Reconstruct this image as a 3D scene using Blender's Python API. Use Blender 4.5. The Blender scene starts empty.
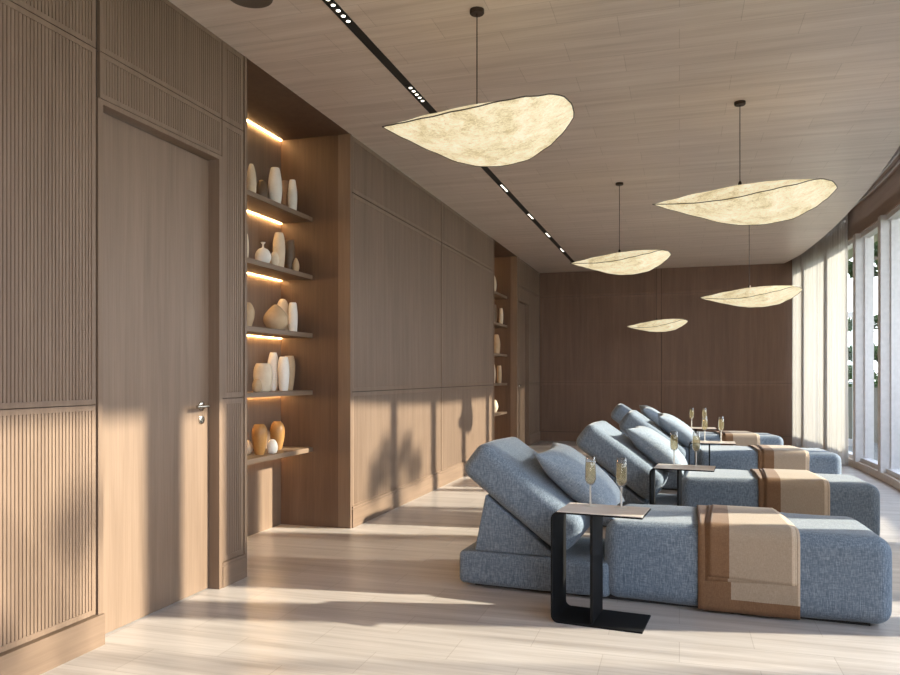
import bpy, bmesh, math, random
from mathutils import Vector, Matrix, noise

random.seed(7)
S = bpy.context.scene
COL = S.collection
PI = math.pi

# ------------------------------------------------------------------ materials
def new_mat(name):
    m = bpy.data.materials.new(name)
    m.use_nodes = True
    nt = m.node_tree
    b = nt.nodes['Principled BSDF']
    return m, nt, b

def N(nt, t, **kw):
    n = nt.nodes.new(t)
    for k, v in kw.items():
        if k in n.inputs:
            n.inputs[k].default_value = v
        else:
            setattr(n, k, v)
    return n

def ramp(nt, stops):
    r = nt.nodes.new('ShaderNodeValToRGB')
    el = r.color_ramp.elements
    el[0].position, el[0].color = stops[0][0], (*stops[0][1], 1)
    el[1].position, el[1].color = stops[-1][0], (*stops[-1][1], 1)
    for p, c in stops[1:-1]:
        e = el.new(p); e.color = (*c, 1)
    return r

def plain(name, col, rough=.5, metal=0., **kw):
    m, nt, b = new_mat(name)
    # a faint procedural mottling keeps it from being dead flat
    tc = N(nt, 'ShaderNodeTexCoord')
    no = N(nt, 'ShaderNodeTexNoise', Scale=18., Detail=4.)
    nt.links.new(tc.outputs['Object'], no.inputs['Vector'])
    r = ramp(nt, [(.3, tuple(c*.93 for c in col)), (.7, tuple(min(1, c*1.06) for c in col))])
    nt.links.new(no.outputs['Fac'], r.inputs['Fac'])
    nt.links.new(r.outputs['Color'], b.inputs['Base Color'])
    b.inputs['Roughness'].default_value = rough
    b.inputs['Metallic'].default_value = metal
    for k, v in kw.items():
        b.inputs[k].default_value = v
    return m

def wood(name, dark, mid, light, axis='Z', rough=.45, streak=1., bump=.02):
    """grain runs along `axis`"""
    m, nt, b = new_mat(name)
    L = nt.links.new
    tc = N(nt, 'ShaderNodeTexCoord')
    def stretched(a, across):
        mp = N(nt, 'ShaderNodeMapping')
        sc = {'X': (a, across, across), 'Y': (across, a, across), 'Z': (across, across, a)}[axis]
        mp.inputs['Scale'].default_value = sc
        L(tc.outputs['Object'], mp.inputs['Vector'])
        return mp
    n1 = N(nt, 'ShaderNodeTexNoise', Scale=1., Detail=7., Roughness=.62, Distortion=.35)
    L(stretched(.9, 16.).outputs[0], n1.inputs['Vector'])
    n2 = N(nt, 'ShaderNodeTexNoise', Scale=1., Detail=4., Roughness=.6)
    L(stretched(2.5, 95.).outputs[0], n2.inputs['Vector'])
    n3 = N(nt, 'ShaderNodeTexNoise', Scale=1., Detail=3.)
    L(stretched(.5, 2.2).outputs[0], n3.inputs['Vector'])
    mx = N(nt, 'ShaderNodeMix', data_type='FLOAT'); mx.inputs['Factor'].default_value = .38
    L(n1.outputs['Fac'], mx.inputs[2]); L(n2.outputs['Fac'], mx.inputs[3])
    mx2 = N(nt, 'ShaderNodeMix', data_type='FLOAT'); mx2.inputs['Factor'].default_value = .3
    L(mx.outputs[0], mx2.inputs[2]); L(n3.outputs['Fac'], mx2.inputs[3])
    w = .17 / streak
    r = ramp(nt, [(.5-w, dark), (.5, mid), (.5+w, light)])
    L(mx2.outputs[0], r.inputs['Fac'])
    L(r.outputs['Color'], b.inputs['Base Color'])
    b.inputs['Roughness'].default_value = rough
    if bump:
        bp = N(nt, 'ShaderNodeBump', Strength=bump*6, Distance=.002)
        L(n2.outputs['Fac'], bp.inputs['Height']); L(bp.outputs[0], b.inputs['Normal'])
    return m

def planks(name, dark, mid, light, bw, rh, rough, joint=.72, var=.1, bumpy=.06, spec=.5, coat=0.):
    """boards along X: grain plus short end joints"""
    m, nt, b = new_mat(name)
    L = nt.links.new
    tc = N(nt, 'ShaderNodeTexCoord')
    br = N(nt, 'ShaderNodeTexBrick')
    br.inputs['Scale'].default_value = 1.
    br.inputs['Brick Width'].default_value = bw
    br.inputs['Row Height'].default_value = rh
    br.inputs['Mortar Size'].default_value = .0018
    br.inputs['Mortar Smooth'].default_value = .1
    br.inputs['Color1'].default_value = (1-var, 1-var, 1-var, 1)
    br.inputs['Color2'].default_value = (1, 1, 1, 1)
    br.inputs['Mortar'].default_value = (joint, joint*.97, joint*.94, 1)
    br.offset = .5
    L(tc.outputs['Object'], br.inputs['Vector'])
    mp = N(nt, 'ShaderNodeMapping'); mp.inputs['Scale'].default_value = (.75, 13., 1.)
    L(tc.outputs['Object'], mp.inputs['Vector'])
    n1 = N(nt, 'ShaderNodeTexNoise', Scale=1., Detail=7., Roughness=.6, Distortion=.3)
    L(mp.outputs[0], n1.inputs['Vector'])
    mp2 = N(nt, 'ShaderNodeMapping'); mp2.inputs['Scale'].default_value = (2.2, 70., 1.)
    L(tc.outputs['Object'], mp2.inputs['Vector'])
    n2 = N(nt, 'ShaderNodeTexNoise', Scale=1., Detail=4., Roughness=.6)
    L(mp2.outputs[0], n2.inputs['Vector'])
    mx = N(nt, 'ShaderNodeMix', data_type='FLOAT'); mx.inputs['Factor'].default_value = .3
    L(n1.outputs['Fac'], mx.inputs[2]); L(n2.outputs['Fac'], mx.inputs[3])
    r = ramp(nt, [(.33, dark), (.5, mid), (.66, light)])
    L(mx.outputs[0], r.inputs['Fac'])
    mul = N(nt, 'ShaderNodeMix', data_type='RGBA', blend_type='MULTIPLY'); mul.inputs[0].default_value = 1.
    L(r.outputs['Color'], mul.inputs[6]); L(br.outputs['Color'], mul.inputs[7])
    L(mul.outputs[2], b.inputs['Base Color'])
    b.inputs['Roughness'].default_value = rough
    b.inputs['Specular IOR Level'].default_value = spec
    b.inputs['Coat Weight'].default_value = coat
    b.inputs['Coat Roughness'].default_value = .25
    bp = N(nt, 'ShaderNodeBump', Strength=bumpy, Distance=.002)
    L(n2.outputs['Fac'], bp.inputs['Height']); L(bp.outputs[0], b.inputs['Normal'])
    return m

def fabric(name, dark, mid, light, scale=260., rough=.9, sheen=.25, bump=.25, contrast=.16):
    """heathered plain weave: crossed thread streaks"""
    m, nt, b = new_mat(name)
    L = nt.links.new
    tc = N(nt, 'ShaderNodeTexCoord')
    facs = []
    for sc in ((.16, 1., 1.), (1., .35, .16), (1., 1., .13)):
        mp = N(nt, 'ShaderNodeMapping'); mp.inputs['Scale'].default_value = tuple(scale*k for k in sc)
        L(tc.outputs['Object'], mp.inputs['Vector'])
        n = N(nt, 'ShaderNodeTexNoise', Scale=1., Detail=2., Roughness=.6)
        L(mp.outputs[0], n.inputs['Vector']); facs.append(n)
    a = N(nt, 'ShaderNodeMix', data_type='FLOAT'); a.inputs['Factor'].default_value = .5
    L(facs[0].outputs['Fac'], a.inputs[2]); L(facs[2].outputs['Fac'], a.inputs[3])
    a2 = N(nt, 'ShaderNodeMix', data_type='FLOAT'); a2.inputs['Factor'].default_value = .33
    L(a.outputs[0], a2.inputs[2]); L(facs[1].outputs['Fac'], a2.inputs[3])
    r = ramp(nt, [(.5-contrast, dark), (.5, mid), (.5+contrast, light)])
    L(a2.outputs[0], r.inputs['Fac'])
    L(r.outputs['Color'], b.inputs['Base Color'])
    b.inputs['Roughness'].default_value = rough
    b.inputs['Sheen Weight'].default_value = sheen
    b.inputs['Sheen Roughness'].default_value = .4
    bp = N(nt, 'ShaderNodeBump', Strength=bump, Distance=.002)
    L(a2.outputs[0], bp.inputs['Height']); L(bp.outputs[0], b.inputs['Normal'])
    return m

def emit(name, col, strength):
    m, nt, b = new_mat(name)
    b.inputs['Base Color'].default_value = (*col, 1)
    b.inputs['Emission Color'].default_value = (*col, 1)
    b.inputs['Emission Strength'].default_value = strength
    return m

def thin_glass(name, tint=(.96, .98, .97), ior=1.45, rough=0., edge=5., body=0., bcol=(.9, .8, .5), refl=1.):
    m, nt, b = new_mat(name)
    nt.nodes.remove(b)
    out = nt.nodes['Material Output']
    tr = N(nt, 'ShaderNodeBsdfTransparent'); tr.inputs['Color'].default_value = (*tint, 1)
    gl = N(nt, 'ShaderNodeBsdfGlossy'); gl.inputs['Roughness'].default_value = rough
    lw_ = N(nt, 'ShaderNodeLayerWeight', Blend=.5)
    pw = N(nt, 'ShaderNodeMath', operation='POWER'); pw.inputs[1].default_value = edge
    f0 = ((ior-1)/(ior+1))**2*refl
    ma = N(nt, 'ShaderNodeMath', operation='MULTIPLY_ADD'); ma.inputs[1].default_value = refl-f0; ma.inputs[2].default_value = f0
    nt.links.new(lw_.outputs['Facing'], pw.inputs[0]); nt.links.new(pw.outputs[0], ma.inputs[0])
    mx = N(nt, 'ShaderNodeMixShader')
    nt.links.new(ma.outputs[0], mx.inputs[0])
    nt.links.new(tr.outputs[0], mx.inputs[1]); nt.links.new(gl.outputs[0], mx.inputs[2])
    last = mx
    if body:   # a cloudy body: bubbles scatter some light
        df = N(nt, 'ShaderNodeBsdfDiffuse'); tl = N(nt, 'ShaderNodeBsdfTranslucent')
        df.inputs['Color'].default_value = (*bcol, 1); tl.inputs['Color'].default_value = (*bcol, 1)
        m1 = N(nt, 'ShaderNodeMixShader'); nt.links.new(df.outputs[0], m1.inputs[1]); nt.links.new(tl.outputs[0], m1.inputs[2])
        last = N(nt, 'ShaderNodeMixShader'); last.inputs[0].default_value = body
        nt.links.new(mx.outputs[0], last.inputs[1]); nt.links.new(m1.outputs[0], last.inputs[2])
    nt.links.new(last.outputs[0], out.inputs['Surface'])
    return m

M = {}
M['wall'] = wood('walnut_panel', (.13, .083, .056), (.187, .125, .087), (.245, .171, .122), 'Z', .5, .8)
M['door'] = wood('walnut_door', (.12, .077, .052), (.195, .132, .093), (.27, .19, .138), 'Z', .48, .7)
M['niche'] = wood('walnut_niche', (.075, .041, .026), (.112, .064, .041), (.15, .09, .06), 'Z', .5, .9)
M['groove'] = plain('shadow_gap', (.05, .03, .02), .7)
M['shelf'] = wood('walnut_shelf', (.15, .1, .068), (.21, .145, .1), (.27, .19, .135), 'Y', .45, .8)
M['base'] = wood('walnut_base', (.13, .083, .056), (.187, .125, .087), (.245, .171, .122), 'Y', .5, .8)
M['basex'] = wood('walnut_base_across', (.13, .083, .056), (.187, .125, .087), (.245, .171, .122), 'X', .5, .8)
M['floor'] = planks('oak_floor', (.345, .305, .285), (.475, .43, .41), (.58, .535, .515), .62, .25, .3, .7, .09, .05)
M['ceiling'] = planks('oak_ceiling', (.52, .425, .37), (.625, .525, .465), (.7, .605, .545), .62, .25, .38, .72, .06, .05)
M['fabric'] = fabric('blue_linen', (.07, .098, .14), (.15, .192, .25), (.29, .34, .405), 230.)
M['pillow'] = fabric('blue_linen_soft', (.11, .145, .195), (.22, .27, .335), (.38, .43, .49), 230.)
M['tan'] = fabric('tan_wool', (.275, .205, .145), (.35, .268, .197), (.42, .33, .25), 420., .85, .2, .15)
M['brown'] = fabric('caramel_wool', (.135, .068, .032), (.185, .096, .046), (.235, .125, .064), 420., .85, .15, .15)
M['hem'] = fabric('pale_hem', (.45, .34, .24), (.55, .43, .32), (.62, .5, .39), 420., .85, .2, .1)
M['plinth'] = plain('black_plinth', (.012, .012, .014), .6)
M['steel'] = plain('black_steel', (.01, .01, .011), .6, .0, **{'Specular IOR Level': .12})
M['table_top'] = wood('taupe_veneer', (.66, .575, .52), (.74, .655, .6), (.8, .715, .66), 'X', .22, .7)
M['white_frame'] = plain('white_frame', (.6, .575, .575), .4)
M['curb'] = plain('cream_curb', (.62, .53, .45), .5)
M['fascia'] = wood('brown_fascia', (.28, .2, .155), (.36, .265, .21), (.43, .325, .265), 'Y', .5, .8)
M['chrome'] = plain('satin_nickel', (.55, .52, .48), .25, 1.)
M['black'] = plain('matt_black', (.008, .008, .008), .6)
M['bronze'] = plain('dark_bronze', (.045, .03, .022), .4, .6)
M['rim'] = plain('dark_rim', (.06, .045, .03), .5)
M['led'] = emit('warm_led', (1., .6, .24), 42.)
M['spot'] = emit('spot_lens', (1., .93, .8), 4.)
M['glass'] = thin_glass('window_pane', (.9, .93, .92), refl=.3)
M['flute'] = thin_glass('flute_glass', (.93, .93, .93), 1.5, 0., 2.2)
M['stem'] = thin_glass('stem_glass', (.9, .9, .9), 1.5, 0., 2.2, .5, (.9, .88, .85))
M['wine'] = thin_glass('sparkling_wine', (.93, .88, .72), 1.34, 0., 5., .25, (.92, .84, .6))
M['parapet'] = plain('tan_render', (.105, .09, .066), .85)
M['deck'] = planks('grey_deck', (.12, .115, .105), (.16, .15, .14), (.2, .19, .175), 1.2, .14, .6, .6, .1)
M['soffit'] = plain('tan_soffit', (.34, .3, .24), .8)
M['lawn'] = plain('far_ground', (.12, .15, .07), .9)
M['bark'] = plain('bark', (.1, .07, .05), .9)
M['speaker'] = plain('grey_speaker', (.1, .075, .06), .6)

def leaf_mat(name, col):
    m, nt, b = new_mat(name)
    nt.nodes.remove(b)
    out = nt.nodes['Material Output']
    oi = N(nt, 'ShaderNodeTexCoord')
    no = N(nt, 'ShaderNodeTexNoise', Scale=3.)
    nt.links.new(oi.outputs['Object'], no.inputs['Vector'])
    r = ramp(nt, [(.3, tuple(c*.55 for c in col)), (.7, tuple(c*1.4 for c in col))])
    nt.links.new(no.outputs['Fac'], r.inputs['Fac'])
    d = N(nt, 'ShaderNodeBsdfDiffuse'); t = N(nt, 'ShaderNodeBsdfTranslucent')
    nt.links.new(r.outputs['Color'], d.inputs['Color']); nt.links.new(r.outputs['Color'], t.inputs['Color'])
    mx = N(nt, 'ShaderNodeMixShader'); mx.inputs[0].default_value = .35
    nt.links.new(d.outputs[0], mx.inputs[1]); nt.links.new(t.outputs[0], mx.inputs[2])
    nt.links.new(mx.outputs[0], out.inputs['Surface'])
    return m
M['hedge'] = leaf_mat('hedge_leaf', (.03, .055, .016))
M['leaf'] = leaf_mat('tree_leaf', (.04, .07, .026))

def curtain_mat():
    m, nt, b = new_mat('sheer_voile')
    nt.nodes.remove(b)
    out = nt.nodes['Material Output']
    tc = N(nt, 'ShaderNodeTexCoord')
    mp = N(nt, 'ShaderNodeMapping'); mp.inputs['Scale'].default_value = (60, 60, 2)
    no = N(nt, 'ShaderNodeTexNoise', Scale=1., Detail=3.)
    nt.links.new(tc.outputs['Object'], mp.inputs['Vector']); nt.links.new(mp.outputs[0], no.inputs['Vector'])
    r = ramp(nt, [(.3, (.59, .572, .555)), (.7, (.66, .642, .62))])
    nt.links.new(no.outputs['Fac'], r.inputs['Fac'])
    d = N(nt, 'ShaderNodeBsdfDiffuse'); t = N(nt, 'ShaderNodeBsdfTranslucent'); tr = N(nt, 'ShaderNodeBsdfTransparent')
    nt.links.new(r.outputs['Color'], d.inputs['Color']); nt.links.new(r.outputs['Color'], t.inputs['Color'])
    a = N(nt, 'ShaderNodeMixShader'); a.inputs[0].default_value = .3
    nt.links.new(d.outputs[0], a.inputs[1]); nt.links.new(t.outputs[0], a.inputs[2])
    c = N(nt, 'ShaderNodeMixShader'); c.inputs[0].default_value = .2
    nt.links.new(a.outputs[0], c.inputs[1]); nt.links.new(tr.outputs[0], c.inputs[2])
    nt.links.new(c.outputs[0], out.inputs['Surface'])
    return m
M['curtain'] = curtain_mat()

def shade_mat():
    m, nt, b = new_mat('lit_fibre_paper')
    L = nt.links.new
    tc = N(nt, 'ShaderNodeTexCoord')
    n1 = N(nt, 'ShaderNodeTexNoise', Scale=7., Detail=6., Roughness=.65, Distortion=.8)
    n2 = N(nt, 'ShaderNodeTexNoise', Scale=45., Detail=5., Roughness=.7, Distortion=1.5)
    L(tc.outputs['Object'], n1.inputs['Vector']); L(tc.outputs['Object'], n2.inputs['Vector'])
    mx = N(nt, 'ShaderNodeMix', data_type='FLOAT'); mx.inputs['Factor'].default_value = .5
    L(n1.outputs['Fac'], mx.inputs[2]); L(n2.outputs['Fac'], mx.inputs[3])
    r = ramp(nt, [(.34, (.36, .27, .11)), (.43, (.62, .5, .27)), (.5, (.84, .73, .47)), (.6, (1., .92, .7))])
    L(mx.outputs[0], r.inputs['Fac'])
    L(r.outputs['Color'], b.inputs['Emission Color'])
    b.inputs['Emission Strength'].default_value = .75
    b.inputs['Base Color'].default_value = (.35, .3, .2, 1)
    b.inputs['Roughness'].default_value = .7
    return m
M['shade'] = shade_mat()

def ceramic(name, dark, light, rough=.65, scale=9.):
    m, nt, b = new_mat(name)
    tc = N(nt, 'ShaderNodeTexCoord')
    no = N(nt, 'ShaderNodeTexNoise', Scale=scale, Detail=6., Roughness=.6)
    nt.links.new(tc.outputs['Object'], no.inputs['Vector'])
    r = ramp(nt, [(.3, dark), (.7, light)])
    nt.links.new(no.outputs['Fac'], r.inputs['Fac'])
    nt.links.new(r.outputs['Color'], b.inputs['Base Color'])
    b.inputs['Roughness'].default_value = rough
    bp = N(nt, 'ShaderNodeBump', Strength=.15, Distance=.004)
    nt.links.new(no.outputs['Fac'], bp.inputs['Height']); nt.links.new(bp.outputs[0], b.inputs['Normal'])
    return m
M['v_white'] = ceramic('white_ceramic', (.72, .68, .63), (.82, .79, .74))
M['v_cream'] = ceramic('cream_ceramic', (.6, .49, .36), (.72, .61, .47))
M['v_tan'] = ceramic('tan_ceramic', (.42, .3, .18), (.54, .4, .26))
M['v_amber'] = ceramic('amber_ceramic', (.33, .16, .045), (.46, .24, .08), .4)
M['v_brown'] = ceramic('brown_ceramic', (.09, .055, .03), (.16, .1, .06), .5)
M['v_taupe'] = ceramic('taupe_ceramic', (.25, .16, .1), (.34, .23, .15), .6)

# ------------------------------------------------------------------ object helpers
def link(name, mesh, parent=None, mats=()):
    o = bpy.data.objects.new(name, mesh)
    for m in mats:
        mesh.materials.append(m)
    COL.objects.link(o)
    if parent is not None:
        o.parent = parent
    return o

def smooth(me, ang=40):
    for p in me.polygons:
        p.use_smooth = True
    try:
        me.set_sharp_from_angle(angle=math.radians(ang))
    except Exception:
        pass

def obj(name, bm, mats, parent=None, sm=40):
    bmesh.ops.recalc_face_normals(bm, faces=bm.faces[:])
    me = bpy.data.meshes.new(name)
    bm.to_mesh(me); bm.free()
    if not isinstance(mats, (list, tuple)):
        mats = [mats]
    o = link(name, me, parent, mats)
    if sm:
        smooth(me, sm)
    return o

def empty(name, loc=(0, 0, 0), rz=0.):
    o = bpy.data.objects.new(name, None)
    COL.objects.link(o)
    o.location = loc; o.rotation_euler = (0, 0, rz)
    o.empty_display_size = .1
    return o

def tag(o, label, cat, group=None):
    o['label'] = label; o['category'] = cat
    if group:
        o['group'] = group
    return o

def struct(o, label=None):
    o['kind'] = 'structure'
    if label: o['label'] = label
    return o

def box(bm, a, b, mi=0):
    vs = [bm.verts.new((x, y, z)) for x in (a[0], b[0]) for y in (a[1], b[1]) for z in (a[2], b[2])]
    for q in ((0, 1, 3, 2), (4, 6, 7, 5), (0, 4, 5, 1), (2, 3, 7, 6), (0, 2, 6, 4), (1, 5, 7, 3)):
        f = bm.faces.new([vs[i] for i in q]); f.material_index = mi
    return vs

def lathe(bm, prof, seg=32, c=(0, 0, 0), mi=0, sq=1.0, lobes=None):
    rings = []
    for r, z in prof:
        if r < 1e-5:
            rings.append([bm.verts.new((c[0], c[1], c[2]+z))]); continue
        ring = []
        for k in range(seg):
            a = 2*PI*k/seg
            rr = r*(lobes(a, z) if lobes else 1.)
            ring.append(bm.verts.new((c[0]+rr*math.cos(a), c[1]+rr*sq*math.sin(a), c[2]+z)))
        rings.append(ring)
    for A, B in zip(rings, rings[1:]):
        if len(A) == 1 and len(B) == 1: continue
        for k in range(seg):
            k2 = (k+1) % seg
            if len(A) == 1: f = bm.faces.new((A[0], B[k], B[k2]))
            elif len(B) == 1: f = bm.faces.new((A[k], B[0], A[k2]))
            else: f = bm.faces.new((A[k], B[k], B[k2], A[k2]))
            f.material_index = mi

def tube(bm, pts, r, seg=8, closed=False, caps=True, mi=0):
    pts = [Vector(p) for p in pts]
    n = len(pts); rings = []
    up = Vector((0, 0, 1))
    for i, p in enumerate(pts):
        if closed: t = pts[(i+1) % n]-pts[i-1]
        else: t = pts[min(i+1, n-1)]-pts[max(i-1, 0)]
        t.normalize()
        u = up if abs(t.dot(up)) < .95 else Vector((1, 0, 0))
        a = t.cross(u).normalized(); b = t.cross(a).normalized()
        rr = r(i/(n-1)) if callable(r) else r
        rings.append([bm.verts.new(p+a*rr*math.cos(2*PI*k/seg)+b*rr*math.sin(2*PI*k/seg)) for k in range(seg)])
    prs = list(zip(rings, rings[1:]))
    if closed: prs.append((rings[-1], rings[0]))
    for A, B in prs:
        for k in range(seg):
            f = bm.faces.new((A[k], A[(k+1) % seg], B[(k+1) % seg], B[k])); f.material_index = mi
    if caps and not closed:
        bm.faces.new(rings[0]); bm.faces.new(rings[-1])

def grid(bm, fn, nu, nv, mi=None):
    vs = [[bm.verts.new(fn(i/nu, j/nv)) for j in range(nv+1)] for i in range(nu+1)]
    for i in range(nu):
        for j in range(nv):
            f = bm.faces.new((vs[i][j], vs[i+1][j], vs[i+1][j+1], vs[i][j+1]))
            if mi: f.material_index = mi(i, j)
    return vs

def soft_box(bm, size, r, crown=(0, 0, 0), n=(24, 16, 10), mat=None, wob=.0, seed=0):
    """upholstered block centred on the origin: rounded edges, slightly crowned faces"""
    sx, sy, sz = (s/2 for s in size)
    vmap = {}
    def axis(n_, h):
        # concentrate points near the ends so the rounding is well resolved
        out = []
        k = max(3, n_//4)
        for i in range(k): out.append(-h + r*(1-math.cos(PI/2*i/k)) if r < h else -h+h*i/k)
        m = n_-2*k
        for i in range(m+1): out.append(-(h-r) + 2*(h-r)*i/m)
        for i in range(1, k+1): out.append((h-r) + r*math.sin(PI/2*i/k))
        return out
    X, Y, Z = axis(n[0], sx), axis(n[1], sy), axis(n[2], sz)
    nx, ny, nz = len(X)-1, len(Y)-1, len(Z)-1
    def vert(i, j, k):
        key = (i, j, k)
        if key in vmap: return vmap[key]
        p = Vector((X[i], Y[j], Z[k]))
        q = Vector((max(-(sx-r), min(sx-r, p.x)), max(-(sy-r), min(sy-r, p.y)), max(-(sz-r), min(sz-r, p.z))))
        d = p-q
        nrm = d.normalized() if d.length > 1e-9 else Vector((0, 0, 0))
        p = q+nrm*r if d.length > 1e-9 else p
        fx, fy, fz = (1-(p.x/sx)**2), (1-(p.y/sy)**2), (1-(p.z/sz)**2)
        fx, fy, fz = (max(0, f)**.6 for f in (fx, fy, fz))
        p = p+Vector((nrm.x*crown[0]*fy*fz, nrm.y*crown[1]*fx*fz, nrm.z*crown[2]*fx*fy))
        if wob:
            w = noise.noise(Vector((p.x*3.1+seed, p.y*3.1, p.z*3.1)))*wob
            p = p+nrm*w
        if mat is not None: p = mat @ p
        v = bm.verts.new(p); vmap[key] = v
        return v
    def quad(a, b, c, d):
        bm.faces.new((vert(*a), vert(*b), vert(*c), vert(*d)))
    for i in range(nx):
        for j in range(ny):
            for k in (0, nz): quad((i, j, k), (i+1, j, k), (i+1, j+1, k), (i, j+1, k))
    for i in range(nx):
        for k in range(nz):
            for j in (0, ny): quad((i, j, k), (i+1, j, k), (i+1, j, k+1), (i, j, k+1))
    for j in range(ny):
        for k in range(nz):
            for i in (0, nx): quad((i, j, k), (i, j+1, k), (i, j+1, k+1), (i, j, k+1))

def prism(bm, poly, v0, v1, r, seg=4):
    """polygon in (u,z) pushed along v, edges rounded"""
    A = [bm.verts.new((u, v0, z)) for u, z in poly]
    B = [bm.verts.new((u, v1, z)) for u, z in poly]
    n = len(poly)
    bm.faces.new(A); bm.faces.new(B[::-1])
    for i in range(n):
        bm.faces.new((A[i], B[i], B[(i+1) % n], A[(i+1) % n]))
    bmesh.ops.recalc_face_normals(bm, faces=bm.faces[:])
    if r:
        bmesh.ops.bevel(bm, geom=bm.edges[:], offset=r, segments=seg, profile=.5, affect='EDGES')

def copy_tree(o, parent=None):
    c = o.copy(); COL.objects.link(c)
    if parent is not None: c.parent = parent
    for ch in list(o.children):
        copy_tree(ch, c)
    return c

# ------------------------------------------------------------------ room dimensions
W = 2.432            # the left wall stands at x = -W
BY = 13.63           # back wall
H = 3.047            # ceiling
NB = -3.03           # back of the shelf niches
Y0 = -1.0            # where the left wall starts, behind the viewpoint

def xf(y):           # inner face of the curved glass front
    return 2.21 - (y-9.6)**2/50
def xc(y):           # edge of the ceiling
    return min(1.86 - (y-10.4)**2/80, xf(y)-.22)

# ---- floor
bm = bmesh.new()
ys = [Y0-2.0 + (BY+.1-(Y0-2.0))*i/60 for i in range(61)]
vl = [bm.verts.new((-3.1, y, 0)) for y in ys]
vr = [bm.verts.new((xf(max(y, .5))+.1, y, 0)) for y in ys]
for i in range(60): bm.faces.new((vl[i], vr[i], vr[i+1], vl[i+1]))
ret = bmesh.ops.extrude_face_region(bm, geom=bm.faces[:])
for v in [g for g in ret['geom'] if isinstance(g, bmesh.types.BMVert)]: v.co.z -= .12
struct(obj('floor', bm, M['floor'], sm=0), 'pale oak plank floor with streaks of sunlight')

# ---- ceiling slab with a curved edge
bm = bmesh.new()
ys = [Y0 + (BY-Y0)*i/80 for i in range(81)]
vl = [bm.verts.new((-W, y, H)) for y in ys]
vr = [bm.verts.new((xc(max(y, .8)), y, H)) for y in ys]
for i in range(80): bm.faces.new((vl[i], vr[i], vr[i+1], vl[i+1]))
ret = bmesh.ops.extrude_face_region(bm, geom=bm.faces[:])
for v in [g for g in ret['geom'] if isinstance(g, bmesh.types.BMVert)]: v.co.z += .1
struct(obj('ceiling', bm, M['ceiling'], sm=0), 'pale wood plank ceiling with a curved edge over the windows')
# roof over the curtain pocket
bm = bmesh.new()
vl = [bm.verts.new((-3.15, y, H+.32)) for y in ys]
vr = [bm.verts.new((xf(max(y, .5))+.25, y, H+.32)) for y in ys]
for i in range(80): bm.faces.new((vl[i], vr[i], vr[i+1], vl[i+1]))
ret = bmesh.ops.extrude_face_region(bm, geom=bm.faces[:])
for v in [g for g in ret['geom'] if isinstance(g, bmesh.types.BMVert)]: v.co.z += .15
o = struct(obj('ceiling_pocket', bm, M['fascia'], sm=0)); o.name = 'trim_1'

# ------------------------------------------------------------------ panelled walls
PITCH = .018
def flat_L(a, out, z): return (-W+out, a, z)
def flat_B(a, out, z): return (a, BY-out, z)

def pbox(bm, P, a0, a1, o0, o1, z0, z1, mi=0):
    p, q = P(a0, o0, z0), P(a1, o1, z1)
    box(bm, tuple(map(min, p, q)), tuple(map(max, p, q)), mi)

def reeded_panel(P, a0, a1, z0, z1, parent, mats, border=.022, gap=.004, name='reeded_panel'):
    """bordered panel whose field is vertical reeding"""
    a0 += gap; a1 -= gap; z0 += gap*.5; z1 -= gap*.5
    bm = bmesh.new()
    d = .016
    pbox(bm, P, a0, a0+border, -d, 0, z0, z1)
    pbox(bm, P, a1-border, a1, -d, 0, z0, z1)
    pbox(bm, P, a0+border, a1-border, -d, 0, z0, z0+border)
    pbox(bm, P, a0+border, a1-border, -d, 0, z1-border, z1)
    b0, b1, c0, c1 = a0+border, a1-border, z0+border, z1-border
    n = max(1, round((b1-b0)/PITCH)); p = (b1-b0)/n
    prof = []
    for i in range(n):
        s = b0+i*p
        prof += [(s+p*.04, -.0075), (s+p*.2, -.0075), (s+p*.26, -.0035), (s+p*.63, -.0025), (s+p*.98, -.0035)]
    prof.append((b1, -.0075))
    prev = None
    for a, o_ in prof:
        cur = (bm.verts.new(P(a, o_, c0)), bm.verts.new(P(a, o_, c1)))
        if prev: bm.faces.new((prev[0], cur[0], cur[1], prev[1]))
        prev = cur
    return obj(name, bm, mats, parent, sm=0)

wl = struct(empty('wall_left'), 'walnut panelled wall with two shelf niches')
def back_board(y0, y1, z0=0., z1=H, thick=.12):
    bm = bmesh.new()
    pbox(bm, flat_L, y0, y1, -thick-.0155, -.0155, z0, z1)
    return obj('backing_board', bm, M['groove'], wl, sm=0)

N1a, N1b = 3.896, 5.353       # first niche
N2a, N2b = 10.083, 11.60      # second niche
D1a, D1b = 2.742, 3.62        # first door opening
D2a, D2b = 11.77, 12.60       # second door opening
RZ, TZ, DZ = 1.053, 2.605, 2.375
# boards behind the panels
back_board(Y0, D1a-.006)
back_board(D1a-.006, D1b+.01, DZ+.022)
back_board(D1b+.03, N1a-.01)
back_board(N1b+.01, N2a-.01)
back_board(N2b+.01, D2a-.006)
back_board(D2a-.006, D2b+.006, DZ+.022)
back_board(D2b+.006, BY)
def stack(y0, y1, rows, border=.022, mats=None, gap=.004):
    for z0, z1 in rows:
        reeded_panel(flat_L, y0, y1, z0, z1, wl, mats or M['wall'], border, gap)
ROWS = [(.14, RZ), (RZ, TZ), (TZ, H)]
for y0, y1 in ((Y0, .8), (.8, 2.703)): stack(y0, y1, ROWS)
stack(2.72, 3.648, [(DZ+.024, TZ), (TZ, H)])
stack(3.648, 3.866, ROWS, .03)
stack(5.385, 7.70, ROWS, .03, None, .008); stack(7.70, 10.05, ROWS, .03, None, .008)
stack(11.625, 11.765, ROWS, .02)
stack(11.765, 12.60, [(DZ+.024, TZ), (TZ, H)])
stack(12.60, BY-.005, ROWS)
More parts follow.
